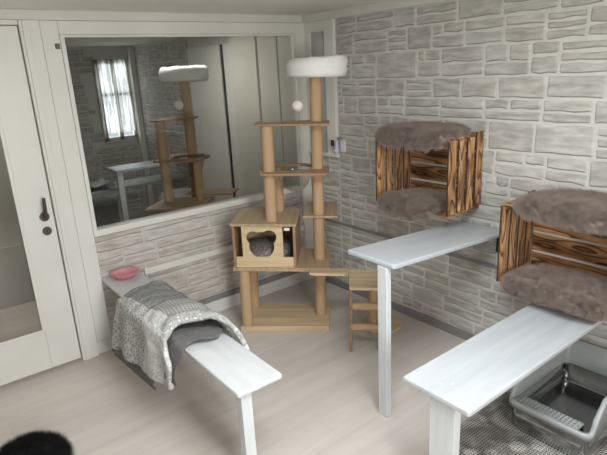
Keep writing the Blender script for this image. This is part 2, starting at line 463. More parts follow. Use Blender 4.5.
# grey strips and skirtings
setting(MB().box((-.012, -4.5, .0), (0, 0, .06)).build('baseboard_right', M['grey_trim'], bevel=.002))
setting(MB().box((-.008, -4.5, .545), (0, -.0, .567)).build('trim_3', M['grey_trim'], bevel=.001))
setting(MB().box((-1.77, -.018, .0), (-.013, 0, .095)).build('baseboard_left', M['paint2'], bevel=.003))
setting(MB().box((-1.77, -.012, .097), (-.013, 0, .137)).build('trim_4', M['grey_trim'], bevel=.001))
setting(MB().box((-1.50, -.018, .452), (-.11, 0, .497)).build('trim_5', M['paint2'], bevel=.003))

# interior window with big pane
win = MB()
win.box((-1.79, -.03, .835), (-1.765, .05, 2.0)); win.box((-1.885, -.022, .093), (-1.79, .06, 2.074))
win.box((-1.79, -.022, 2.0), (-.105, .06, 2.074)); win.box((-.105, -.022, .0), (-.013, .06, 2.074))
win.box((-1.79, -.03, .795), (-.105, .06, .836))
win.box((-1.765, -.012, 1.985), (-.118, .03, 2.0)); win.box((-.118, -.012, .836), (-.105, .03, 2.0))
win.box((-1.885, -.016, 0), (-1.79, .04, .09))
win = setting(win.build('window_1', M['paint2'], bevel=.004))
g = MB().box((-1.77, .012, .83), (-.11, .018, 1.99)).build('pane', M['glass'], win)
MB().box((-1.822, -.028, 1.922), (-1.797, -.022, 1.952)).build('catch_plate', M['brass'], win, bevel=.002)

# narrow window in the corner of the right wall
w2 = MB().box((-.03, -.36, 1.10), (0, -.26, 2.072)).box((-.02, -.085, 1.10), (0, -.023, 2.072)).box((-.035, -.37, 1.085), (0, -.03, 1.11)).box((-.03, -.26, 2.0), (0, -.085, 2.072))
w2 = setting(w2.build('window_2', M['paint2'], bevel=.003))
MB().box((-.006, -.26, 1.11), (-.0006, -.085, 2.0)).build('pane', M['frost'], w2)

# door with a large glass
dr = MB()
dx0, dx1 = -2.91, -1.998
dr.box((dx0, -.02, .022), (-2.72, .02, 2.045)).box((-2.168, -.02, .022), (dx1, .02, 2.045))
dr.box((-2.72, -.02, .022), (-2.168, .02, .272)).box((-2.72, -.02, 1.84), (-2.168, .02, 2.045))
for a in ((-2.72, .272, -2.168, .292), (-2.72, 1.82, -2.168, 1.84), (-2.72, .292, -2.70, 1.82), (-2.188, .292, -2.168, 1.82)):
    dr.box((a[0], -.03, a[1]), (a[2], -.02, a[3]))
dr.box((-2.175, -.026, .03), (-2.16, -.02, .27))
door = setting(dr.build('door_1', M['paint2'], bevel=.005))
MB().box((-2.71, -.004, .28), (-2.175, .004, 1.83)).build('glass', M['door_glass'], door)
h = MB().tube([(-2.05, -.02, .986), (-2.05, -.032, .986)], .027, 28).build('handle_rose', M['brass'], door, bevel=.002)
MB().tube([(-2.05, -.032, .986), (-2.05, -.06, .986), (-2.049, -.066, 1.0), (-2.043, -.066, 1.105)], [.011, .011, .011, .009], 14).build('handle', M['brass'], h)
k = MB().tube([(-2.05, -.02, .898), (-2.05, -.028, .898)], .026, 28).build('keyhole_rose', M['brass'], door, bevel=.002)
MB().box((-2.054, -.0305, .886), (-2.046, -.0275, .910)).build('keyhole', M['black'], k)
# casing between door and window
setting(MB().box((-1.992, -.035, 0), (-1.888, .06, 2.074)).box((-1.978, -.042, 0), (-1.945, -.035, 2.074)).build('trim_6', M['paint2'], bevel=.005))
setting(MB().box((-2.93, -.03, 2.05), (-1.993, .06, 2.074)).build('trim_7', M['paint2'], bevel=.003))

# ------------------------------------------------------------------ rooms beyond the glass
setting(MB().box((-1.96, .081, 0), (-1.89, 3.7, CZ)).build('wall_partition', M['grey_wall']))
setting(MB().box((-3.4, 1.3, 0), (-1.961, 1.38, CZ)).box((-3.4, 1.28, 0), (-1.961, 1.299, .5)).build('wall_hall', M['grey_wall']))
mb = MB().box((0, 0, 0), (.1, 3.7, CZ))
stone_wall(mb, 1.55, 2.1, lambda a, b, d: (-d - .0005, 1.95 + a, b), 31)
setting(mb.build('wall_neighbour', [M['mortar']] + STONE + [M['stone_lower_shade']]))
fx = (-.50, -.06, .98, 1.97)
mb = MB().box((-1.89, 3.55, 0), (fx[0], 3.65, CZ)).box((fx[1], 3.55, 0), (0, 3.65, CZ)).box((fx[0], 3.55, 0), (fx[1], 3.65, fx[2])).box((fx[0], 3.55, fx[3]), (fx[1], 3.65, CZ))
stone_wall(mb, 1.8, 2.1, lambda a, b, d: (-1.88 + a, 3.5495 - d, b), 41, skip=lambda a, b: (a > 1.33 and b > .9))
setting(mb.build('wall_far', [M['mortar']] + STONE + [M['stone_lower_shade']]))
w4 = MB()
for xx in (fx[0], -.30, -.11): w4.box((xx, 3.52, fx[2]), (xx + .05, 3.58, fx[3]))
w4.box((fx[0], 3.52, fx[2] - .02), (fx[1], 3.58, fx[2] + .04)).box((fx[0], 3.52, 1.53), (fx[1], 3.58, 1.57)).box((fx[0], 3.52, fx[3] - .05), (fx[1], 3.58, fx[3]))
w4 = setting(w4.build('window_4', M['paint']))
MB().grid(lambda a, b: (lerp(fx[0] - .02, fx[1] + .02, a), 3.49 + .012 * math.sin(a * 60) + .006 * math.sin(a * 23 + b * 4), lerp(fx[3], fx[2] + .1, b)), 90, 12).build('sheer_curtain', M['sheer'], w4)
# white panelled door and boards on the neighbouring room's right wall
pb = MB().box((-.03, .03, 0), (-.0005, .30, 2.07)).box((-.03, .34, 0), (-.0005, .62, 2.07)).box((-.05, .62, 0), (-.0005, 1.02, 2.1)).box((-.018, .30, 0), (-.0005, .34, 2.07))
setting(pb.build('trim_8', M['paint'], bevel=.004))
d2 = setting(MB().box((-.03, 1.05, .02), (-.001, 1.20, 2.0)).box((-.03, 1.275, .02), (-.001, 1.93, 2.0)).build('door_2', M['paint2'], bevel=.004))
MB().box((-.012, 1.20, .02), (-.001, 1.275, 2.0)).build('door_gap', M['charcoal'], d2)

setting(MB().box((-.07, 3.43, 0), (-.006, 3.515, 2.1)).build('trim_9', M['paint'], bevel=.004))
# ------------------------------------------------------------------ cat tree
LEAN = .018
def circ(c, r, n, a0=0): return [(c[0] + r * math.cos(a0 + 2 * PI * k / n), c[1] + r * math.sin(a0 + 2 * PI * k / n)) for k in range(n)]
def cat_tree(loc, rz):
    t = thing('cat_tree', 'tall wooden cat tree with white plush bed standing in the room corner', 'cat tree', loc, rz, 'two cat trees')
    B = lambda mb, n, m, p=t, bev=.003: mb.lean(LEAN).build(n, m, p, bev)
    B(MB().box((0, 0, 0), (.62, .38, .04)), 'base', M['tree_u'])
    R = .039
    B(MB().tube([(.045, .04, .0405), (.045, .04, .4495)], R, 28), 'post', M['sisal'], bev=0)
    B(MB().tube([(.045, .335, .0405), (.045, .335, .4495)], R, 28), 'post', M['sisal'], bev=0)
    P = [(.556, .19)]
    B(MB().tube([(.556, .19, .0405), (.556, .19, .4495)], R, 28), 'post', M['sisal'], bev=0)
    B(MB().tube([(.556, .19, .4755), (.556, .19, .7845)], R, 28), 'post', M['sisal'], bev=0)
    B(MB().tube([(.556, .19, .8005), (.556, .19, 1.0995)], R, 28), 'post', M['sisal'], bev=0)
    B(MB().tube([(.556, .19, 1.1165), (.556, .19, 1.4095)], R, 28), 'post', M['sisal'], bev=0)
    B(MB().tube([(.556, .19, 1.4245), (.556, .19, 1.70)], R, 28), 'post', M['sisal'], bev=0)
    B(MB().box((-.02, -.005, .45), (.632, .40, .475)), 'shelf_board', M['tree_v'])
    # house
    h = B(MB().box((-.022, -.008, .765), (.418, .40, .782)), 'house', M['tree_v'])
    B(MB().box((-.012, .0, .4755), (.006, .39, .7645)), 'side_panel', M['tree_edge'], h, .002)
    B(MB().box((.392, .0, .4755), (.41, .39, .7645)), 'side_panel', M['tree_edge'], h, .002)
    B(MB().box((.0065, .375, .4755), (.3915, .39, .7645)), 'back_panel', M['tree_u'], h, .002)
    # front: low rail plus upright panel with a cloud-shaped opening
    n = 64
    hole = []
    cx, cz = .186, .633
    lob = [(.182, .624, .084), (.128, .684, .046), (.236, .690, .048), (.182, .678, .048)]
    for k in range(n):
        a = 2 * PI * k / n - 3 * PI / 4
        dx, dz = math.cos(a), math.sin(a); best = 0
        for (lx, lz, r) in lob:
            ox, oz = cx - lx, cz - lz
            b = ox * dx + oz * dz; disc = b * b - (ox * ox + oz * oz - r * r)
            if disc > 0: best = max(best, -b + math.sqrt(disc))
        hole.append((cx + dx * best, cz + dz * best))
    x0, x1, z0, z1 = .052, .325, .5505, .764
    outer = []
    for k in range(n):
        a = 2 * PI * k / n - 3 * PI / 4
        q = int(k // (n / 4)); f = (k % (n // 4)) / (n / 4)
        outer.append([(x0 + (x1 - x0) * f, z0 - 0), (x1, z0 + (z1 - z0) * f), (x1 - (x1 - x0) * f, z1), (x0, z1 - (z1 - z0) * f)][q])
    # rail below (hole dips into it)
    fp = MB().slab_hole(outer, [(x, max(z, .5515)) for x, z in hole], 0, .012, T=lambda x, y, z: (x, z + .002, y))
    B(fp, 'front_panel', M['tree_pale'], h, .0015)
    B(MB().box((.0065, .0015, .4755), (.3915, .0145, .55)), 'front_rail', M['tree_pale'], h, .002)
    B(MB().box((.335, .003, .735), (.372, .008, .755)), 'small_catch', M['white_plastic'], h, .001)
    # short posts above the house
    B(MB().tube([(.245, .08, .7825), (.245, .08, 1.0995)], R, 28), 'post', M['sisal'], bev=0)
    B(MB().tube([(.245, .08, 1.1165), (.245, .08, 1.4095)], R, 28), 'post', M['sisal'], bev=0)
    B(MB().tube([(.27, .335, .7825), (.27, .335, 1.0995)], R * .9, 28), 'post', M['sisal'], bev=0)
    # small step board
    B(MB().box((.452, .13, .785), (.682, .53, .80)), 'step_board', M['tree_v'])
    # ring board with acrylic bowl
    n = 72; c = (.40, .225)
    hole = circ(c, .125, n); outr = []
    for k in range(n):
        a = 2 * PI * k / n; dx, dy = math.cos(a), math.sin(a); r = .165
        for (bx0, by0, bx1, by1) in ((.185, .0, .635, .16), (.45, .0, .635, .27), (.185, .0, .33, .38)):
            # ray from c to the far side of these boxes when it hits them
            ts = []
            for (p, d, lo, hi) in ((c[0], dx, bx0, bx1), (c[1], dy, by0, by1)):
                if abs(d) < 1e-9: ts.append((-1e9, 1e9) if lo <= p <= hi else (1, 0)); continue
                t0, t1 = (lo - p) / d, (hi - p) / d; ts.append((min(t0, t1), max(t0, t1)))
            t0, t1 = max(q[0] for q in ts), min(q[1] for q in ts)
            if t1 > max(t0, 0): r = max(r, min(t1, .30))
        outr.append((c[0] + dx * r, c[1] + dy * r))
    ring = B(MB().slab_hole(outr, hole, 1.10, 1.116), 'bowl_board', M['tree_edge'], bev=.002)
    prof = [(.124, 1.1165), (.134, 1.1165)] if 0 else []
    bw = []
    for k in range(13):
        a = PI / 2 * k / 12; bw.append((.122 * math.cos(a) + .0005, 1.113 - .165 * math.sin(a) ** 1.1))
    B(MB().lathe(bw, (c[0], c[1], 0), 48), 'bowl', M['acrylic'], ring, 0)
    B(MB().lathe([(.1215, 1.1165), (.131, 1.1165), (.131, 1.1195), (.1215, 1.1195)], (c[0], c[1], 0), 48, closed=True), 'bowl_rim', M['acrylic'], ring, 0)
    # upper platform
    B(MB().prism([(.17, .03), (.645, .03), (.640, .25), (.50, .28), (.30, .18), (.17, .16)], 1.41, 1.424), 'platform', M['tree_edge'], bev=.003)
    # plush bed
    bp = [(.0, 1.702), (.14, 1.700), (.182, 1.704), (.197, 1.726), (.192, 1.75), (.198, 1.775), (.194, 1.80), (.174, 1.818), (.146, 1.812), (.124, 1.79), (.118, 1.76), (.06, 1.75), (0, 1.75)]
    mb = MB().lathe(bp, (.566, .19, 0), 48)
    mb.v = [(x, y, z + (.014 * noise.noise(Vector((x * 11, y * 11, z * 18))) + .085 * (x - .578)) * (0 if z < 1.71 else 1)) for x, y, z in mb.v]
    bed = B(mb, 'plush_bed', M['plush'], bev=0)
    # hanging ball
    ball = MB()
    nn = 20
    ball.lathe([(.036 * math.sin(PI * k / nn), 1.523 - .036 * math.cos(PI * k / nn)) for k in range(nn + 1)], (.440, .17, 0), 28)
    bl = B(ball, 'hanging_ball', M['plush'], bev=0)
    B(MB().tube([(.440, .17, 1.559), (.440, .17, 1.7)], .0015, 8), 'string', M['white_plastic'], bl, 0)
    # bridge and ladder at the side
    B(MB().prism([(.50, -.095), (.53, -.11), (.73, -.11), (.752, -.15), (.757, -.012), (.50, -.012)], .464, .482), 'bridge_board', M['tree_u'])
    B(MB().box((.757, -.29, .446), (.96, .02, .464)), 'top_step', M['tree_u'])
    lad = B(MB().box((.758, -.285, .0), (.774, -.225, .4455)), 'ladder_rail', M['tree_edge'], bev=.003)
    B(MB().box((.935, -.285, .0), (.951, -.225, .4455)), 'ladder_rail', M['tree_edge'], bev=.003)
    B(MB().tube([(.7745, -.255, .318), (.9345, -.255, .318)], .025, 20), 'rung', M['sisal'], bev=0)
    B(MB().tube([(.7745, -.255, .168), (.9345, -.255, .168)], .025, 20), 'rung', M['sisal'], bev=0)
    B(MB().prism(circ((.985, .085), .14, 40), 0, .02), 'foot_disc', M['tree_pale'])
    B(MB().tube([(.915, -.005, .0205), (.915, -.005, .4455)], .034, 24), 'post', M['sisal'], bev=0)
    return t
FLx, FLy = -1.028, -.417
tree = cat_tree((FLx, FLy, 0), math.radians(-42.5))
def copy_tree(o, parent=None):
    c = o.copy(); COL.objects.link(c); c.parent = parent
    for ch in list(o.children): copy_tree(ch, c)
    return c
t2 = copy_tree(tree)
t2.location = (FLx - .235, -FLy + .02, 0); t2.rotation_euler = (0, 0, math.radians(42.5)); t2.scale = (1, -1, 1)
t2['label'] = 'dim second cat tree seen behind the window glass in the next room'
# cushion lying in the house
def local(root, p): return root.matrix_basis @ Vector(p)
mb = MB()
nn = 16
mb.lathe([(.165 * math.sin(PI * k / nn) ** .7, .055 - .053 * math.cos(PI * k / nn)) for k in range(nn + 1)], (0, 0, 0), 36)
mb.v = [(x, y, z + .012 * noise.noise(Vector((x * 25, y * 25, z * 25)))*(1 if z>.03 else 0)) for x, y, z in mb.v]
p = local(tree, (.20 + .475 * LEAN, .20, .483))
cu = mb.build('cushion', [M['fur_grey']]); cu.location = p
fur(cu, 1, 1200, .02, 8, 3)
tag(cu, 'fluffy mottled grey cushion lying inside the house of the corner cat tree', 'cushion')

# ------------------------------------------------------------------ planks
def plank(name, label, x0, x1, y0, y1, zt0, zt1, axis, th, leg, mat, rnd=.012, screws=()):
    """board with top height zt0 at its free end and zt1 at the wall end"""
    mid = Vector(((x0 + x1) / 2, (y0 + y1) / 2, 0))
    t = thing(name, label, 'shelf bench', (leg[0], leg[1], 0), 0, 'white plank benches')
    lo = Vector((leg[0], leg[1], 0))
    def zz(x, y):
        f = (x - x0) / (x1 - x0) if axis == 0 else (y - y0) / (y1 - y0)
        return zt0 + (zt1 - zt0) * f
    poly = []
    r = rnd
    for (cx, cy, a0) in ((x0 + r, y0 + r, PI), (x1 - r, y0 + r, 1.5 * PI), (x1 - r, y1 - r, 0), (x0 + r, y1 - r, .5 * PI)):
        for k in range(4): poly.append((cx + r * math.cos(a0 + k * PI / 6), cy + r * math.sin(a0 + k * PI / 6)))
    mb = MB().prism(poly, -th, 0, T=lambda x, y, z: (x - lo.x, y - lo.y, zz(x, y) + z))
    bd = mb.build('board', mat, t, bevel=.006)
    lx, ly, hw, hd = leg
    zt = min(zz(lx - hw, ly), zz(lx + hw, ly), zz(lx, ly - hd), zz(lx, ly + hd)) - th - .0005
    MB().box((-hw, -hd, 0), (hw, hd, zt)).build('leg', M['wash_z'], t, bevel=.003)
    for (sx, sy) in screws:
        MB().tube([(sx - lo.x, sy - lo.y, zz(sx, sy) + .0002), (sx - lo.x, sy - lo.y, zz(sx, sy) + .0012)], .006, 14).build('screw_cap', M['white_plastic'], t)
    return t
bench = plank('plank_bench', 'low white plank bench along the floor carrying the patchwork quilt and pink bowl', -1.79, -1.562, -1.693, -.023, .49, .515, 1, .022,
              (-1.742, -1.655, .026, .022), M['wash_y'], screws=((-1.70, -1.60), (-1.68, -1.61)))
# its rail direction runs y0 -> y1
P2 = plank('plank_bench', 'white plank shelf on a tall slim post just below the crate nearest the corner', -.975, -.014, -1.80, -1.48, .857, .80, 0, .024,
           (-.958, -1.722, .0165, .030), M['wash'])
bk = MB().box((.942, -.035, .655), (.9445, -.005, .774)).box((.80, -.035, .7655), (.944, -.005, .769)).prism([(.9415, .66), (.9415, .764), (.918, .764)], -.022, -.018, T=lambda x, y, z: (x, z, y))
bk.build('bracket', M['black'], P2)
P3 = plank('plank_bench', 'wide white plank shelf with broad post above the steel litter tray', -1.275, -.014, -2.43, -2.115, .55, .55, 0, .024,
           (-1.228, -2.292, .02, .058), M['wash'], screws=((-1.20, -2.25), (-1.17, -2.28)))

# pink dish
mb = MB().lathe([(.0, 0), (.05, 0), (.056, .004), (.072, .022), (.088, .038), (.091, .041), (.088, .043), (.07, .027), (.05, .010), (0, .008)], (0, 0, 0), 40)
pk = mb.build('bowl', M['pink']); pk.location = (-1.665, -.118, .5145)
tag(pk, 'shallow pink dish on the wall end of the low white bench', 'bowl')

# ------------------------------------------------------------------ quilt on the bench
def spline(pts, s):
    n = len(pts) - 1; f = min(max(s, 0), 1) * n; i = min(int(f), n - 1); u = f - i
    p0 = pts[max(i - 1, 0)]; p1 = pts[i]; p2 = pts[i + 1]; p3 = pts[min(i + 2, n)]
    return tuple(.5 * (2 * b + (c - a) * u + (2 * a - 5 * b + 4 * c - d) * u * u + (3 * b - a - 3 * c + d) * u ** 3) for a, b, c, d in zip(p0, p1, p2, p3))
def quilt_fn(zoff, ext, hemz):
    def fn(u, t):
        # u across the bench (left hem to right hem), t from the wall side to the near side
        y_far = spline([(-.36,), (-.42,), (-.48,), (-.50,), (-.50,), (-.52,), (-.56,)], u)[0]
        y_near = spline([(-1.15,), (-1.18,), (-1.13,), (-1.08,), (-1.16,), (-1.30,), (-1.40,)], u)[0] - ext * t
        y = lerp(y_far, y_near, t)
        hem = lerp(.195, .275, t) - hemz
        path = [(-1.858 + .01 * t, hem), (-1.852 + .008 * t, lerp(hem, .53, .5)), (-1.842, .505), (-1.755, .566), (-1.635, .578), (-1.553, .540), (-1.515, .36)]
        x, z = spline(path, u)
        w = Vector((x * 4, y * 6, zoff))
        on = 1 if .27 < u < .88 else .35
        z += (.026 * noise.noise(w) + .016 * noise.noise(w * 2.6)) * on + zoff * on
        x += (.035 * noise.noise(Vector((y * 7, z * 3, 3.1))) - .014) * max(0, min(1, (.34 - u) / .12))
        if t > .86 and u > .25: z += .024 * math.sin((t - .86) / .14 * PI)
        if .3 < u < .82: z = max(z, .53 + zoff)
        return (x, y, z)
    return fn
def cloth(fn, nu, nv, th, name, mat, parent=None, su=.95, sv=1.0, loc=(0, 0, 0)):
    o = MB().grid(fn, nu, nv).build(name, mat, parent, fix=True, loc=loc)
    uvl = o.data.uv_layers.new(name='UVMap')
    for p in o.data.polygons:
        for li in p.loop_indices:
            vi = o.data.loops[li].vertex_index
            uvl.data[li].uv = ((vi % (nu + 1)) / nu * su, (vi // (nu + 1)) / nv * sv)
    sd = o.modifiers.new('thick', 'SOLIDIFY'); sd.thickness = th; sd.offset = 0
    subsurf(o, 1)
    return o
QL = (-1.67, -.8, .51)
q = cloth(quilt_fn(.0, 0, 0), 40, 44, .026, 'quilt', M['quilt'], loc=QL)
tag(q, 'grey and white patchwork quilt draped over the low white bench', 'blanket')
def lining(u, t):
    y = lerp(-.55, -1.235 + .02 * math.sin(u * 17), t)
    hem = lerp(.20, .33, t)
    path = [(-1.858, hem), (-1.842, lerp(hem, .5, .6)), (-1.806, .505), (-1.74, .520), (-1.63, .520), (-1.575, .518), (-1.553, .49)]
    x, z = spline(path, u)
    x += .012 * noise.noise(Vector((y * 11, z * 3, 8))) * (1 if u < .25 else 0)
    if t > .8: z += .006 * math.sin(u * 26) * (t - .8) / .2 * (1 if u > .25 else 0) + .004
    return (x, y, z)
lin = cloth(lining, 36, 36, .005, 'lining', M['dark_cloth'], q)
for v in lin.data.vertices: v.co -= Vector(QL)
# grey flap that shows below the far hem
fl = MB().grid(lambda a, b: (-1.885 + .03 * a + .008 * math.sin(b * 9), lerp(-.36, -.90, a), lerp(lerp(.22, .22, a), lerp(.14, .145, a), b)), 16, 6)
fl = fl.build('lining_hem', M['dark_cloth'], q)
for v in fl.data.vertices: v.co -= Vector(QL)
fl.modifiers.new('thick', 'SOLIDIFY').thickness = .004

# ------------------------------------------------------------------ crates
def crate(loc, w, h, d, label):
    """opening faces -x; loc is the wall-side bottom corner at largest y"""
    t = thing('wooden_crate', label, 'crate', loc, 0, 'wall crates of burnt wood')
    th = .012
    mb = MB()                                     # back: boards along y
    nb = 4; hh = h / nb
    for i in range(nb): mb.box((-.011, -w + .016, i * hh + .007), (-.004, -.016, (i + 1) * hh - .007))
    mb.build('back_panel', M['burnt_y'], t, bevel=.002)
    for i in range(1, nb):                       # white strips added behind the gaps so they look brightly lit
        MB().box((-.0035, -w + .016, i * hh - .012), (-.0005, -.016, i * hh + .012)).build('bright_gap_strip', M['white_plastic'], t)
    for (yy, nm) in ((0, 'far'), (-w + th, 'near')):
        mb = MB(); n = 4; dd = d / n
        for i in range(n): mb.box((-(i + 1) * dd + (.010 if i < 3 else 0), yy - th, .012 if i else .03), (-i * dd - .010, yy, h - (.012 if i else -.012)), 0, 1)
        mb.build('side_panel', [M['burnt_z'], M['gap_shade']], t, bevel=.003)
    for (zz, nm) in ((0, 'bottom_panel'), (h - th, 'top_panel')):
        mb = MB(); n = 4; dd = d / n
        for i in range(n): mb.box((-(i + 1) * dd + .004, -w + th + .001, zz), (-i * dd - .004, -th - .001, zz + th))
        mb.build(nm, M['burnt_y'], t, bevel=.003)
    for (yy, sg) in ((-th - .001, -1), (-w + th + .001, 1)):          # triangular corner blocks along the depth
        for (zz, sz) in ((th + .001, 1), (h - th - .001, -1)):
            MB().prism([(yy, zz), (yy + sg * .032, zz), (yy, zz + sz * .032)], -d + .02, -.013, T=lambda x, y, z: (z, x, y)).build('corner_block', M['burnt_x'], t, bevel=.002)
    return t
A0 = (0, -1.06, .905); CW, CH, CD = .55, .44, .325
crA = crate((-.005, A0[1], A0[2]), CW, CH, CD, 'burnt pine wall crate nearest the corner, hung above the slim-post plank')
B0 = (0, -1.93, .61)
crB = crate((-.005, B0[1], B0[2]), .61, CH, CD, 'burnt pine wall crate cut by the frame edge, hung above the wide plank')

def pelt(name, label, prof, y0, y1, seed, th=.03, hair=.011, cnt=2600, near=.0):
    """furry pad: prof is the (x, z) line from its back to its front lip; runs from y0 to y1"""
    c = Vector((prof[0][0], (y0 + y1) / 2, prof[0][1]))
    mb = MB()
    nu, nv = 22, 30
    def top(u, v):
        # u along profile, v along y ; rounded ends
        e = (1 - (2 * v - 1) ** 4) * .5 + .5
        k = 1 + .06 * noise.noise(Vector((v * 5, seed, 0)))
        uu = .5 + (u - .5) * (.70 + .30 * (1 - abs(2 * v - 1) ** 5)) * k
        x, z = spline(prof, min(max(uu, 0), 1.0))
        y = lerp(y0, y1, .5 + (v - .5) * (.86 + .14 * (1 - abs(2 * u - 1) ** 5)))
        return Vector((x, y, z))
    def nrm(u, v):
        a = top(min(u + .03, 1), v) - top(max(u - .03, 0), v)
        n = Vector((a.z, 0, -a.x)); n = n.normalized() if n.length > 1e-6 else Vector((0, 0, 1))
        if n.z < 0 and u < .5: n = -n
        if n.x > 0 and u >= .6: n = -n
        return n
    def outer(u, v):
        f = (max(0, 1 - (2 * u - 1) ** 6) * max(0, 1 - (2 * v - 1) ** 6)) ** .5
        lump = 1 + .22 * noise.noise(Vector((u * 4, v * 6, seed * 3)))
        return tuple(top(u, v) + nrm(u, v) * th * f * lump - c)
    def inner(u, v): return tuple(top(u, v) - c)
    mb.grid(outer, nu, nv); mb.grid(inner, nu, nv); nout = (nu + 1) * (nv + 1)
    o = mb.build(name, [M['fur']], fix=False)
    bm = bmesh.new(); bm.from_mesh(o.data)
    bm.verts.ensure_lookup_table(); lay = bm.verts.layers.int.new('skin')
    for v in bm.verts: v[lay] = 1 if v.index >= nout else 0
    bmesh.ops.remove_doubles(bm, verts=bm.verts, dist=.0004); bmesh.ops.recalc_face_normals(bm, faces=bm.faces)
    bm.verts.index_update(); skin = set(v.index for v in bm.verts if v[lay])
    bm.to_mesh(o.data); bm.free()
    o.location = c
    vg = o.vertex_groups.new(name='fur'); vg.add([v.index for v in o.data.vertices if v.index not in skin], 1, 'REPLACE')
    fur(o, 1, cnt, hair, 24, seed); o.particle_systems[0].vertex_group_density = 'fur'
    tag(o, label, 'fur mat', 'taupe fur mats of the crates')
    return o
zt = A0[2] + CH + .001
pelt('fur_mat', 'taupe fur mat over the top of the crate nearest the corner', [(-.03, zt), (-.15, zt), (-.28, zt), (-.325, zt + .003), (-.352, zt - .02), (-.358, zt - .055)], -1.10, -1.60, 1)
zb = A0[2] + .014
pelt('fur_mat', 'taupe fur mat inside the crate nearest the corner', [(-.05, zb), (-.15, zb), (-.26, zb), (-.325, zb + .004), (-.355, zb - .012), (-.36, zb - .03)], -1.125, -1.51, 2, th=.045)
zt = B0[2] + CH + .001
pelt('fur_mat', 'taupe fur mat over the top of the crate cut by the frame edge', [(-.03, zt), (-.15, zt), (-.28, zt), (-.325, zt + .003), (-.352, zt - .008), (-.362, zt - .034)], -2.02, -2.56, 3, th=.04, cnt=3600)
zb = B0[2] + .0125
pelt('fur_mat', 'taupe fur mat inside the crate cut by the frame edge', [(-.04, zb), (-.15, zb), (-.26, zb), (-.320, zb + .006), (-.345, zb + .010), (-.352, zb - .002)], -1.965, -2.50, 4, th=.05, cnt=3600)

# ------------------------------------------------------------------ steel litter box
def rrect(x0, x1, y0, y1, r, n=6):
    out = []
    for (cx, cy, a0) in ((x0 + r, y0 + r, PI), (x1 - r, y0 + r, 1.5 * PI), (x1 - r, y1 - r, 0), (x0 + r, y1 - r, .5 * PI)):
        for k in range(n): out.append((cx + r * math.cos(a0 + k * PI / 2 / (n - 1)), cy + r * math.sin(a0 + k * PI / 2 / (n - 1))))
    return out
LB = (-.60, -.03, -2.58, -2.185)
lb = thing('litter_box', 'open steel litter box with grey plastic rim on the floor below the wide plank', 'litter box', ((LB[0] + LB[1]) / 2, (LB[2] + LB[3]) / 2, .0065))
ox, oy = lb.location.x, lb.location.y
def rr(ins, r): return [(x - ox, y - oy) for x, y in rrect(LB[0] + ins, LB[1] - ins, LB[2] + ins, LB[3] - ins, r)]
def loft(loops, mi=0, cap0=False, cap1=False):
    mb = MB(); n = len(loops[0][0]); vs = []; fs = []
    for lp, z in loops: vs += [(x, y, z) for x, y in lp]
    for i in range(len(loops) - 1):
        for k in range(n): fs.append((i * n + k, i * n + (k + 1) % n, (i + 1) * n + (k + 1) % n, (i + 1) * n + k))
    mb.add(vs, fs, mi, True)
    if cap0: mb.add([(x, y, loops[0][1]) for x, y in loops[0][0]], [tuple(range(n))[::-1]], mi)
    if cap1: mb.add([(x, y, loops[-1][1]) for x, y in loops[-1][0]], [tuple(range(n))], mi)
    return mb
pan = loft([(rr(.028, .035), 0), (rr(.022, .035), .01), (rr(.010, .035), .142), (rr(.013, .026), .142), (rr(.019, .016), .044), (rr(.026, .012), .036)], cap0=True, cap1=True)
pan.build('steel_pan', M['steel'], lb, fix=True)
# rim ring with raised walls on three sides and a low perforated front
lo_out, lo_in = rr(-.002, .045), rr(.016, .034)
n = len(lo_out)
def wall_h(x, y):
    fx_ = (x + ox - LB[0]) / (LB[1] - LB[0])
    f = min(max((fx_ - .05) / .08, 0), 1); f = f * f * (3 - 2 * f)
    return .165 + .125 * f
fine_o, fine_i = [], []
for i in range(n):
    for k in range(6):
        f = k / 6; a, b2 = lo_out[i], lo_out[(i + 1) % n]; fine_o.append((lerp(a[0], b2[0], f), lerp(a[1], b2[1], f)))
        a, b2 = lo_in[i], lo_in[(i + 1) % n]; fine_i.append((lerp(a[0], b2[0], f), lerp(a[1], b2[1], f)))
nn = len(fine_o)
mb = MB()
vs = []
for lp, zf in ((fine_i, lambda x, y: .143), (fine_o, lambda x, y: .128), (fine_o, lambda x, y: wall_h(x, y) - .012), (fine_o, lambda x, y: wall_h(x, y)), (fine_i, lambda x, y: wall_h(x, y) - .002), (fine_i, lambda x, y: .150)):
    # walls thin towards the top
    vs += [(x, y, zf(x, y)) for x, y in lp]
fs = []
for i in range(5):
    for k in range(nn): fs.append((i * nn + k, i * nn + (k + 1) % nn, (i + 1) * nn + (k + 1) % nn, (i + 1) * nn + k))
for k in range(nn): fs.append((5 * nn + k, 5 * nn + (k + 1) % nn, (k + 1) % nn, k))
mb.add(vs, fs, 0, True)
rim = mb.build('plastic_rim', M['grey_plastic'], lb, fix=True)
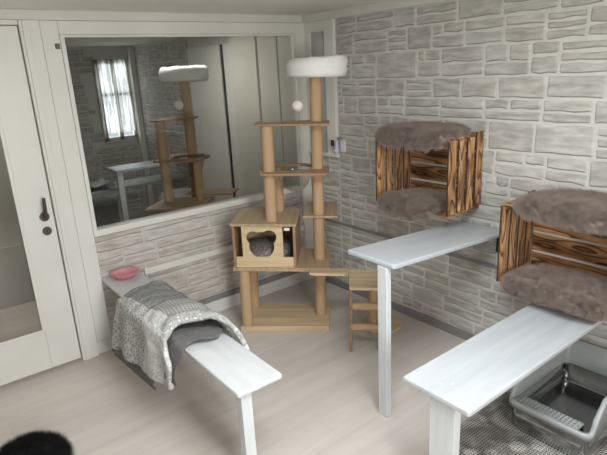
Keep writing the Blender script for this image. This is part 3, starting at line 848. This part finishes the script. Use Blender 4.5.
# perforated step inside the front
mb = MB()
x0, x1 = LB[0] + .014 - ox, LB[0] + .072 - ox; y0, y1 = LB[2] + .06 - oy, LB[3] - .06 - oy
nr, ncol = 3, 15
xs = [x0]; ys = [y0]
for i in range(nr): xs += [x0 + (x1 - x0) * (i + .2) / nr, x0 + (x1 - x0) * (i + .88) / nr]
for i in range(ncol): ys += [y0 + (y1 - y0) * (i + .2) / ncol, y0 + (y1 - y0) * (i + .8) / ncol]
xs.append(x1); ys.append(y1)
for i in range(len(xs) - 1):
    for j in range(len(ys) - 1):
        if i % 2 == 1 and j % 2 == 1: continue
        mb.box((xs[i], ys[j], .156 - .0), (xs[i + 1], ys[j + 1], .166))
MB().box((xs[0], ys[0], .120), (xs[-1], ys[-1], .124)).box((xs[-1] - .003, ys[0], .124), (xs[-1], ys[-1], .1555)).box((xs[0], ys[0], .124), (xs[0] + .003, ys[-1], .1555)).build('dark_hole_backing', M['charcoal'], lb)  # dark backing added so the holes of the step look shaded
mb.build('perforated_step', M['grey_plastic'], lb)
mm = MB().prism(rrect(-.47, .47, -.40, .40, .02), 0, .006).build('litter_mat', M['mat'], bevel=.001)
mm.location = (-.53, -2.435, .0003)
tag(mm, 'grey mesh mat with stone print under the steel litter box', 'mat')

# ------------------------------------------------------------------ plug-in at the corner window
pl = thing('plug_in_diffuser', 'small white plug-in diffuser with lilac bottle on the stone wall beside the corner window', 'diffuser', (0, -.40, 1.17))
MB().box((-.03, -.045, -.04), (-.005, -.002, .055)).build('housing', M['white_plastic'], pl, bevel=.004)
MB().tube([(-.052, .012, -.045), (-.052, .012, .02), (-.052, .012, .035), (-.052, .012, .045)], [.019, .019, .012, .012], 20).build('bottle', M['lilac'], pl)
MB().box((-.085, .012, .01), (-.0725, .04, .055)).build('sensor', M['black'], pl, bevel=.003)
MB().tube([(-.04, -.008, .0555), (-.04, -.008, .072)], .016, 18).build('cap', M['grey_trim'], pl, bevel=.003)
MB().box((-.072, .0, -.03), (-.031, .03, -.02)).build('holder', M['white_plastic'], pl)

# ------------------------------------------------------------------ things in the next room
def plank2(label, x0, x1, y0, y1, zt, leg):
    t = thing('plank_bench', label, 'shelf bench', (leg[0], leg[1], 0), 0, 'white plank benches')
    MB().box((x0 - leg[0], y0 - leg[1], zt - .025), (x1 - leg[0], y1 - leg[1], zt)).build('board', M['wash'], t, bevel=.005)
    MB().box((-.03, -.03, 0), (.03, .03, zt - .0255)).build('leg', M['wash_z'], t, bevel=.003)
    return t
plank2('dim plank shelf behind the glass, seen left of the second cat tree', -.95, -.012, 1.93, 2.25, .86, (-.90, 2.0))
plank2('lower dim plank shelf behind the glass near the dark bag', -1.35, -.012, 2.35, 2.75, .60, (-1.30, 2.5))
mb = MB()
mb.lathe([(0, 0), (.17, .0), (.22, .05), (.225, .12), (.19, .17), (.14, .15), (.10, .11), (0, .10)], (0, 0, 0), 36)
cz = mb.build('cat_bed', M['cushion']); cz.location = (-.52, 1.42, .47)
tag(cz, 'round grey cat bed on a stool behind the window glass', 'cat bed')
st = thing('stool', 'low wooden stool under the grey cat bed behind the glass', 'stool', (-.52, 1.42, 0))
MB().prism(circ((0, 0), .19, 32), .44, .469).build('seat', M['tree_u'], st, bevel=.004)
for sx in (-1, 1):
    for sy in (-1, 1): MB().tube([(sx * .11, sy * .11, 0), (sx * .09, sy * .09, .4395)], .017, 14).build('leg', M['tree_edge'], st)
mb = MB().prism(rrect(-.17, .17, -.15, .15, .06), 0, .66)
bg = mb.build('storage_bag', M['charcoal'], bevel=.03); bg.location = (-1.27, 1.66, 0)
tag(bg, 'black bag standing behind the lower left corner of the window', 'bag')
fm = MB().grid(lambda a, b: (lerp(-.26, .26, a), lerp(-.2, .2, b), .03 + .045 * noise.noise(Vector((a * 7, b * 7, 2))) + .02 * noise.noise(Vector((a * 19, b * 19, 5)))), 30, 24)
fm = fm.build('plastic_film', M['film']); fm.location = (-1.10, 2.55, .622)
fm.modifiers.new('thick', 'SOLIDIFY').thickness = .003
tag(fm, 'shiny crumpled plastic film on the lower plank behind the glass', 'plastic film')

# ------------------------------------------------------------------ dark rounded object at the near left
mb = MB().lathe([(0, 0), (.15, 0), (.19, .03), (.20, .07), (.18, .12), (.13, .16), (.07, .18), (0, .185)], (0, 0, 0), 36)
dk = mb.build('dark_object', [M['black_pile']]); dk.location = (-2.49, -.93, .0005); dk.scale = (.85, .85, .8)
fur(dk, 1, 3000, .03, 10, 9)
tag(dk, 'blurred black rounded object in the bottom left corner of the photo', 'dark object')

# ------------------------------------------------------------------ light
def area(name, loc, rot, sx, sy, power, col=(1, 1, 1)):
    l = bpy.data.lights.new(name, 'AREA'); l.shape = 'RECTANGLE'; l.size = sx; l.size_y = sy; l.energy = power; l.color = col
    o = bpy.data.objects.new(name, l); COL.objects.link(o); o.location = loc; o.rotation_euler = rot
    return o
area('roof_window_daylight', ((SKY[0] + SKY[1]) / 2, (SKY[2] + SKY[3]) / 2, CZ + .06), (0, 0, 0), .78, .78, 40, (.92, .97, 1))
area('window_daylight', ((WX[0] + WX[1]) / 2, -4.57, (WX[2] + WX[3]) / 2), (PI / 2, 0, 0), .88, .93, 62, (1, .985, .96))
area('far_window_daylight', ((fx[0] + fx[1]) / 2, 3.63, (fx[2] + fx[3]) / 2), (-PI / 2, 0, 0), .42, .95, 5, (.95, .98, 1))
area('neighbour_fill', (-.75, .95, 2.11), (0, 0, 0), .5, .5, 12, (1, .96, .9))  # unseen fill light, added to brighten the room behind the glass
area('hall_fill', (-2.7, .7, 2.1), (0, 0, 0), .4, .4, 12, (1, .97, .92))  # added fill with no visible source, lights the space behind the door glass
w = bpy.data.worlds.new('day'); S.world = w; w.use_nodes = True
w.node_tree.nodes['Background'].inputs[0].default_value = (.8, .9, 1, 1); w.node_tree.nodes['Background'].inputs[1].default_value = 1.0

# ------------------------------------------------------------------ camera
RM = [[0.7823851493978623, -0.6207548743345016, -0.050367290890436754], [-0.2176273385316215, -0.19672372615660397, -0.9560011072643715], [0.583533906063159, 0.7589223685970908, -0.2890069530610875]]
r, d, f = (Vector(v) for v in RM)
cam = bpy.data.cameras.new('camera'); co = bpy.data.objects.new('camera', cam); COL.objects.link(co)
m3 = Matrix((r, -d, -f)).transposed()
co.matrix_world = Matrix.Translation((-2.687, -3.357, 1.75)) @ m3.to_4x4()
cam.sensor_width = 36; cam.lens = 527.94 / 607 * 36; cam.clip_start = .02
S.camera = co
S.view_settings.view_transform = 'Standard'; S.view_settings.look = 'None'; S.view_settings.gamma = 1
S.view_settings.exposure = 0.14
